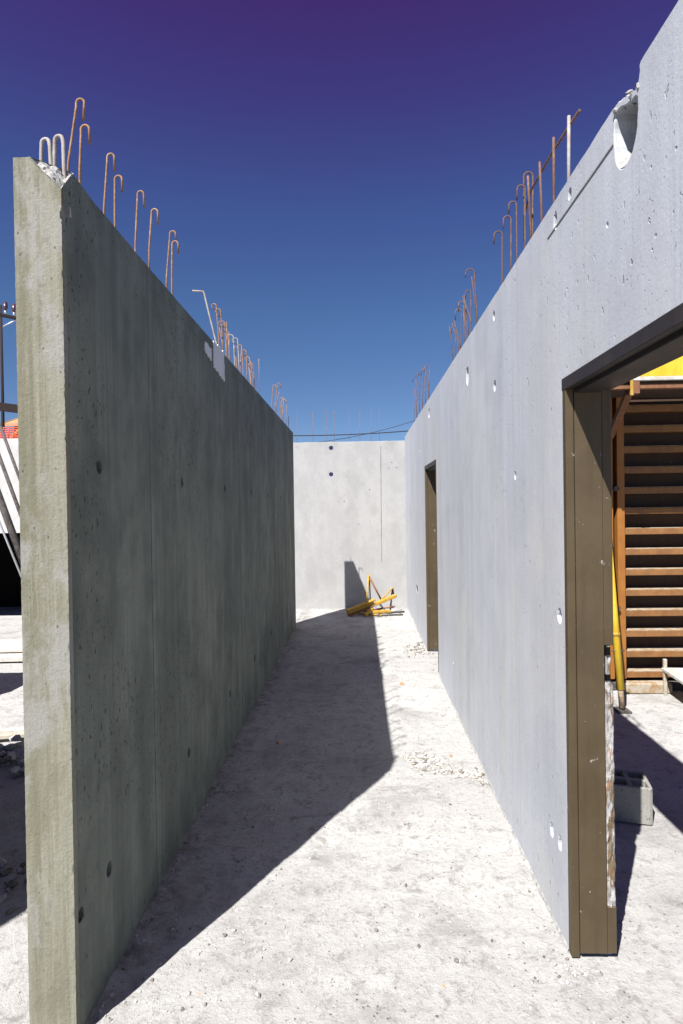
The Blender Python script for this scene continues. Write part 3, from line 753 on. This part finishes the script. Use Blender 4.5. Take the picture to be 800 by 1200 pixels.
# yellow push-pull prop
a = Vector((2.025, 4.50, .02)); b = Vector((2.085, 4.94, 1.80))
pr = empty('push_pull_prop', a); tag(pr, 'yellow tubular prop leaning on the orange formwork behind the door frame', 'prop')
def seg(n, f0, f1, r, m): adopt(tube(n, [a.lerp(b, f0), a.lerp(b, f1)], r, m, None, 12), pr)
seg('spindle', .0, .16, .022, M_DUSTED); seg('outer_tube', .075, .98, .029, M_YELLOW); seg('collar', .30, .315, .033, M_YELLOW_OLD); seg('spindle', .97, 1.0, .02, M_DARKSTEEL)
adopt(box('foot_plate', (a.x-.05, a.y-.06, -.004), (a.x+.05, a.y+.06, .012), M_DARKSTEEL), pr)
adopt(tube('pin', [a.lerp(b, .24)+Vector((-.05, -.01, 0)), a.lerp(b, .24)+Vector((.05, -.01, 0))], .007, M_DARKSTEEL, None, 6), pr)

# plaster-splashed board on short posts
tb = empty('trestle_board', (2.6, 4.7, 0)); tag(tb, 'pale splashed board on short posts before the orange ribs', 'board')
M = Matrix.Translation((2.545, 4.93, 0)) @ Matrix.Rotation(math.radians(-6), 4, 'Z')
adopt(box('board_top', (0, -1.1, .195), (1.1, -.02, .222), M_PLY, None, .004, M), tb)
for (x, y) in ((.05, -1.0), (.9, -1.0), (.9, -.1)):
    adopt(box('board_leg', (x, y, -.004), (x+.06, y+.06, .193), M_TIMBER, None, .003, M), tb)
adopt(box('board_leg', (2.545, 4.87, -.004), (2.572, 4.895, .30), M_TIMBER, None, .003), tb)

# hollow block
def block():
    L, W, H = .20, .20, .185
    ho = [rect(-.082, -.012, -.082, -.012), rect(.012, .082, -.082, -.012), rect(-.082, -.012, .012, .082), rect(.012, .082, .012, .082)]
    cu = cast('concrete_block', densify([(-.1, -.1), (.085, -.1), (.097, -.094), (.1, -.08), (.1, .1), (-.1, .1)], .02, .001, 0, 3), ho, 0, H, .004, 'x')
    for v in cu.vertices: v.co = Vector((v.co.y, v.co.z, v.co.x))
    o = link('concrete_block', cu, M_BLOCK); o.location = (1.375, 3.005, .002); o.rotation_euler = (0, 0, math.radians(-14))
    cu.flip_normals()
    tag(o, 'hollow concrete block on the floor just inside the near doorway', 'block')
block()

# ------------------------------------------------------------------ yellow steel brackets dumped at the end of the passage
Z0 = .0
bm1 = empty('yellow_beam', (-.2, 8.65, 0)); tag(bm1, 'long yellow steel beam lying lowest in the pile by the far wall', 'beam', 'yellow steelwork by the far wall')
adopt(beam('flange', (-.22, 8.45, .09), (.20, 8.72, .205), .085, .02, M_YELLOW_OLD), bm1)
adopt(beam('web', (-.215, 8.46, .055), (.19, 8.71, .16), .02, .065, M_YELLOW_OLD), bm1)
adopt(beam('flange', (-.19, 8.46, .012), (.18, 8.70, .115), .085, .02, M_RUSTY), bm1)
def bracket(label, pts, r):
    root = empty('yellow_bracket', pts[0]); tag(root, label, 'bracket', 'yellow steelwork by the far wall')
    for (n, p, q, rr, m) in r: adopt(tube(n, [p, q], rr, m, None, 7), root)
bracket('yellow triangular bracket standing highest in the pile by the far wall', [(.12, 8.8, 0)],
        [('strut', (.116, 8.70, .575), (.07, 8.62, .0), .013, M_YELLOW_OLD), ('strut', (.125, 8.72, .56), (.31, 8.66, .20), .014, M_RUSTY), ('leg', (.13, 8.74, .50), (.145, 8.80, .0), .012, M_DARKSTEEL), ('arm', (.116, 8.70, .58), (.12, 8.84, .50), .014, M_YELLOW_OLD)])
bracket('yellow triangular bracket propped at the right of the pile', [(.45, 8.75, 0)],
        [('strut', (.484, 8.70, .385), (.30, 8.62, .21), .012, M_YELLOW_OLD), ('leg', (.484, 8.72, .38), (.44, 8.76, .0), .014, M_DARKSTEEL), ('strut', (.484, 8.74, .375), (.52, 8.9, .2), .012, M_RUSTY), ('foot', (.40, 8.68, .012), (.66, 8.74, .012), .014, M_DARKSTEEL)])
o = beam('yellow_channel', (.20, 8.55, .16), (.53, 8.66, .275), .075, .045, M_YELLOW_PILE, None, .006); tag(o, 'bright yellow steel channel lying tilted on top of the pile', 'channel', 'yellow steelwork by the far wall')
o = beam('yellow_channel', (.17, 8.48, .055), (.44, 8.56, .055), .065, .04, M_YELLOW_PILE, None, .006); tag(o, 'short bright yellow steel channel flat on the floor before the pile', 'channel', 'yellow steelwork by the far wall')
o = beam('yellow_channel', (.05, 8.42, .022), (.16, 8.52, .10), .05, .035, M_YELLOW_PILE, None, .004); tag(o, 'small yellow steel offcut at the foot of the beam', 'channel', 'yellow steelwork by the far wall')

for (p, q, rr, m, lab) in [((-.10, 8.60, .02), (.30, 8.42, .018), .014, M_YELLOW_OLD, 'thin yellow tube on the floor before the long beam'),
                           ((.02, 8.78, .012), (.50, 8.52, .13), .013, M_RUSTY, 'rusty tube lying across the yellow pile'),
                           ((.22, 8.44, .014), (.62, 8.50, .012), .012, M_DARKSTEEL, 'dark bar on the floor at the right foot of the pile')]:
    o = tube('steel_tube', [p, q], rr, m, None, 8); tag(o, lab, 'tube', 'yellow steelwork by the far wall')
    d = (Vector(q)-Vector(p)).normalized()
    tube('tube_collar', [Vector(q)-d*.06, Vector(q)-d*.03], rr*1.5, M_DARKSTEEL, o, 8)
# ------------------------------------------------------------------ power lines, pole and house in the distance
def pole(x, y, h, label, arm_dir=(1, .25)):
    root = empty('utility_pole', (x, y, 0)); tag(root, label, 'utility pole')
    adopt(tube('shaft', [(x, y, -.05), (x, y, h)], [.085, .055], M_POLE, None, 10), root)
    ad = Vector((arm_dir[0], arm_dir[1], 0)).normalized()
    c = Vector((x, y, h-.45))
    adopt(beam('cross_arm', c-ad*1.1+Vector((0, 0, .12)), c+ad*1.1-Vector((0, 0, .12)), .12, .13, M_POLE), root)
    adopt(tube('arm_brace', [c-Vector((0, 0, .55)), c+ad*.8], .03, M_STEEL, None, 6), root)
    for k in (-1.0, -.62, -.24, .18, .52, .86):
        p = c+ad*k+Vector((0, 0, -.12*k/1.1))
        i = tube('insulator', [p+Vector((0, 0, .28)), p+Vector((0, 0, .34)), p+Vector((0, 0, .62))], [.09, .10, .085], M_INSUL, None, 10); adopt(i, root)
        adopt(tube('insulator_pin', [p+Vector((0, 0, .05)), p+Vector((0, 0, .29))], .05, M_STEEL, None, 6), root)
    return root
pole(-15.86, 25, 10.9, 'dark timber utility pole with stubby insulators at the left edge', (1, .5))
pole(-14.5, 45.5, 8.3, 'utility pole behind the shaded wall carrying the thin cables')
pole(11, 45.5, 9.8, 'utility pole behind the sunlit wall carrying the thin cables')
def cable(p, q, sag, r, label):
    p, q = Vector(p), Vector(q); n = 30
    pts = [p.lerp(q, k/n)-Vector((0, 0, 4*sag*(k/n)*(1-k/n))) for k in range(n+1)]
    tag(tube('power_cable', pts, r, M_CABLE, None, 5), label, 'cable', 'overhead cables')
cable((-14.5, 45.2, 8.0), (11, 45.2, 8.3), .75, .042, 'level thin black cable crossing just above the far wall')
cable((-14.5, 45.4, 7.3), (11, 45.4, 11.0), 2.1, .022, 'faint thin cable climbing towards the sunlit wall')
cable((-2.0, 40, 4.9), (11, 45.5, 9.8), .5, .075, 'thick dark cable dropping steeply behind the far wall')

def house():
    root = empty('house', (-16, 34, 0)); tag(root, 'house with a clay tiled roof behind the red netting', 'house')
    x0, x1, y0, y1, ze, zr = -20.9, -11, 34, 42, 6.85, 8.40
    ym = (y0+y1)/2
    prt = lambda o: adopt(o, root)
    prt(box('wall', (x0, y0, -.02), (x1, y1, ze), M_GABLE))
    bm = bmesh.new()
    pts = [(y0-.5, ze-.05), (ym, zr), (y1+.5, ze-.05), (y1+.5, ze+.12), (ym, zr+.2), (y0-.5, ze+.12)]
    a = [bm.verts.new((x0-.3, p, z)) for p, z in pts]; b = [bm.verts.new((x1+.3, p, z)) for p, z in pts]
    for k in range(6): bm.faces.new((a[k], a[(k+1) % 6], b[(k+1) % 6], b[k]))
    bm.faces.new(a[::-1]); bm.faces.new(b)
    prt(link('roof', bm_mesh(bm, 'roof'), M_TILE))
    for xg in (x0, x1-.2):
        bm = bmesh.new(); ring = [[bm.verts.new(q) for q in ((xg+d, y0, ze+.002), (xg+d, y1, ze+.002), (xg+d, ym, zr-.06))] for d in (.01, .19)]
        bm.faces.new(ring[0]); bm.faces.new(ring[1][::-1])
        for k in range(3): bm.faces.new((ring[0][k], ring[1][k], ring[1][(k+1) % 3], ring[0][(k+1) % 3]))
        prt(link('gable', bm_mesh(bm, 'gable'), M_GABLE))
    prt(beam('eaves_strut', (x0+.05, y0-.45, ze-.75), (x0+.75, y0-.45, ze-.1), .08, .12, M_VERGE))
    prt(beam('verge_board', (x0-.33, y0-.5, ze+.05), (x0-.33, ym, zr+.1), .05, .22, M_VERGE))
    for x in (-19.2, -16, -13):
        wn = box('window', (x-.5, y0-.05, 2.6), (x+.5, y0+.02, 4.0), M_TIMBER); prt(wn)
        p = box('pane', (x-.42, y0-.065, 2.68), (x+.42, y0-.052, 3.92), M_INSUL); p.parent = wn
M_GABLE = dusty('weathered_render', (.07, .055, .045), (.11, .09, .075))
M_VERGE = NT('ochre_board').done((.45, .30, .08), .7)
house()
o = beam('steel_beam', (-9.8, 14.0, 4.40), (-6.2, 14.5, 3.93), .14, .2, M_POLE); tag(o, 'dark brown beam sloping above the red netting at the left edge', 'beam')
link('beam_post', box('beam_post', (-6.5, 14.36, -.02), (-6.3, 14.56, 3.94), M_POLE).data, None, o)
bpy.data.objects.remove(bpy.data.objects['beam_post'])
for c in o.children: c.name = 'beam_post'

# ------------------------------------------------------------------ loose boards and rubble
def plank(lo, hi, z, rot, mat, label, th=.027):
    cx, cy = (lo[0]+hi[0])/2, (lo[1]+hi[1])/2
    M = Matrix.Translation((cx, cy, z)) @ Matrix.Rotation(math.radians(rot), 4, 'Z')
    hx, hy = (hi[0]-lo[0])/2, (hi[1]-lo[1])/2
    tag(box('plank', (-hx, -hy, 0), (hx, hy, th), mat, None, .003, M), label, 'plank', 'boards lying left of the wall')
plank((-5.4, 5.95), (-3.3, 6.2), .012, 5, M_PLY, 'pale board nearest the block of shade left of the wall end', .05)
plank((-5.4, 6.12), (-3.4, 6.55), .075, 4, M_PLY, 'wide pale board topmost of the boards left of the wall end')
plank((-5.0, 6.9), (-3.9, 7.0), .0, -3, M_PLY, 'narrow pale board farthest left of the wall end')
plank((-3.4, 3.90), (-1.9, 3.97), .02, 12, M_TIMBER, 'grey batten beside the rubble left of the wall end')
plank((-3.4, 3.99), (-1.9, 4.05), .02, 13, M_PLY, 'paler batten behind the grey one left of the wall end')

def stuff_chips(name, spots, label, mats, weights, cat='rubble', res=1):
    bm = bmesh.new(); rnd = random.Random(len(spots))
    tmpl = []
    for q in range(10):
        b = bmesh.new(); bmesh.ops.create_icosphere(b, subdivisions=1, radius=1)
        for v in b.verts: v.co *= 1+rnd.uniform(-.3, .3)
        tmpl.append(([v.co.copy() for v in b.verts], [[v.index for v in f.verts] for f in b.faces])); b.free()
    V, Fc, MI = [], [], []
    for (x, y, r, lift) in spots:
        vs, fs = rnd.choice(tmpl)
        R = Matrix.Rotation(rnd.random()*6.3, 3, 'Z') @ Matrix.Rotation(rnd.uniform(-.5, .5), 3, 'X')
        s = Vector((r*rnd.uniform(.7, 1.4), r*rnd.uniform(.6, 1.1), r*rnd.uniform(.4, .85)))
        base = len(V); z = ground_z(x, y)+lift+s.z*.35
        for v in vs:
            p = R @ Vector((v.x*s.x, v.y*s.y, v.z*s.z)); V.append((x+p.x, y+p.y, z+p.z))
        mi = rnd.choices(range(len(mats)), weights)[0]
        for f in fs: Fc.append([base+i for i in f]); MI.append(mi)
    me = bpy.data.meshes.new(name); me.from_pydata(V, [], Fc)
    for m in mats: me.materials.append(m)
    me.polygons.foreach_set('material_index', MI); me.update()
    tag(link(name, me), label, cat, kind='stuff')

rnd = random.Random(3)
sp_ = []
while len(sp_) < 6500:                       # grit all over the slab, thicker along the walls and in patches
    x = rnd.uniform(-.88, .72); y = .9+8.1*rnd.random()**1.5
    k = .25+.9*max(0, noise.noise((x*1.8, y*1.3, 7))+.2)
    if min(x+.89, .73-x) < .07: k += .6
    if rnd.random() > k: continue
    sp_.append((x, y, (.0016+.0045*rnd.random()**3.5)*(1.5 if min(x+.89, .73-x) < .05 else 1), 0))
while len(sp_) < 8600:
    x = rnd.uniform(-4, 3); y = rnd.uniform(1.2, 7)
    if -1.05 < x < .9: continue
    sp_.append((x, y, .002+.008*rnd.random()**3, 0))
stuff_chips('grit', sp_, 'fine grit and dust crumbs strewn over the slab', [M_STONE, M_STONE_DK, M_STONE_OR], [80, 15, 1.2], 'grit')
sp_ = []
for k in range(520):
    x = rnd.uniform(-.86, .71); y = 1.55+1.6*rnd.random()**1.3
    if rnd.random() > .35+.9*max(0, noise.noise((x*2.2, y*2, 3))+.15): continue
    sp_.append((x, y, .003+.0065*rnd.random()**2.2, 0))
stuff_chips('grit', sp_, 'coarser crumbs on the nearest part of the slab', [M_STONE, M_STONE_DK], [70, 30], 'grit')
sp_ = []
for k in range(420):                         # small rubble ridge against the sunlit wall
    f = rnd.random(); x = .30+.42*f**.8+rnd.gauss(0, .02); y = 3.60-.20*f+rnd.gauss(0, .055)
    if x > .725: continue
    sp_.append((x, y, .003+.014*rnd.random()**2.4, .004*rnd.random()))
for k in range(60):
    sp_.append((.36+rnd.gauss(0, .05), 3.66+rnd.gauss(0, .04), .004+.012*rnd.random()**2, .003))
stuff_chips('rubble_ridge', sp_, 'little ridge of broken concrete crumbs against the sunlit wall', [M_STONE, M_STONE_DK, M_TIMBER], [90, 6, 5])
for k in range(90):
    sp_.append((.70+rnd.gauss(0, .05), 2.0+rnd.gauss(0, .035), .0025+.006*rnd.random()**2.5, 0))
sp_ = [q for q in sp_ if not (q[0] > .725 and q[1] > 2.03)]
stuff_chips('rubble_ridge', sp_[-80:], 'crumbs at the foot of the near door frame', [M_STONE, M_STONE_DK], [80, 20])
sp_ = []
for k in range(160):
    sp_.append((.60+rnd.gauss(0, .07), 6.45+rnd.gauss(0, .16), .005+.02*rnd.random()**2.2, .006*rnd.random()))
stuff_chips('rubble_ridge', sp_, 'scattered crumbs below the far doorway', [M_STONE, M_STONE_DK], [80, 20])
sp_ = []
for k in range(260):
    x = rnd.uniform(-3.2, -1.75); sp_.append((x, 3.58+rnd.gauss(0, .10), .012+.045*rnd.random()**2, .05*rnd.random()))
stuff_chips('rubble_heap', sp_, 'heap of dark and pale rubble left of the wall end', [M_STONE, M_STONE_DK, M_PLY], [50, 40, 15])
sp_ = []
for k in range(110):
    x = rnd.uniform(-2.2, -1.25); sp_.append((x, 2.48+rnd.gauss(0, .10), .008+.03*rnd.random()**2, .01*rnd.random()))
stuff_chips('rubble_heap', sp_, 'dark shaded rubble beside the foot of the wall end', [M_STONE_DK, M_STONE], [80, 20])
# a few chips large enough to pick out
for (x, y, r, m, lab) in [(-.36, 1.87, .012, M_STONE, 'small grey stone near the lower left shadow edge'), (-.27, 2.02, .010, M_STONE, 'small stone above the grey one by the shadow edge'),
                          (.47, 2.13, .009, M_STONE_DK, 'dark pebble on the sunlit floor near the right wall'), (.32, 2.02, .011, M_STONE_DK, 'dark pebble in the middle of the sunlit floor'),
                          (.57, 3.7, .016, M_STONE_OR, 'orange brick crumb above the rubble ridge'), (.36, 5.2, .02, M_STONE_OR, 'orange brick crumb far along the sunlit floor'),
                          (-.58, 3.9, .016, M_STONE_OR, 'reddish crumb in the shade at the foot of the left wall')]:
    rr = random.Random(int(x*1000)); o = link('stone', chip_mesh(r, rr), m); o.location = (x, y, ground_z(x, y)+r*.4); o.rotation_euler = (0, 0, rr.random()*6)
    tag(o, lab, 'stone', 'single stones on the slab')
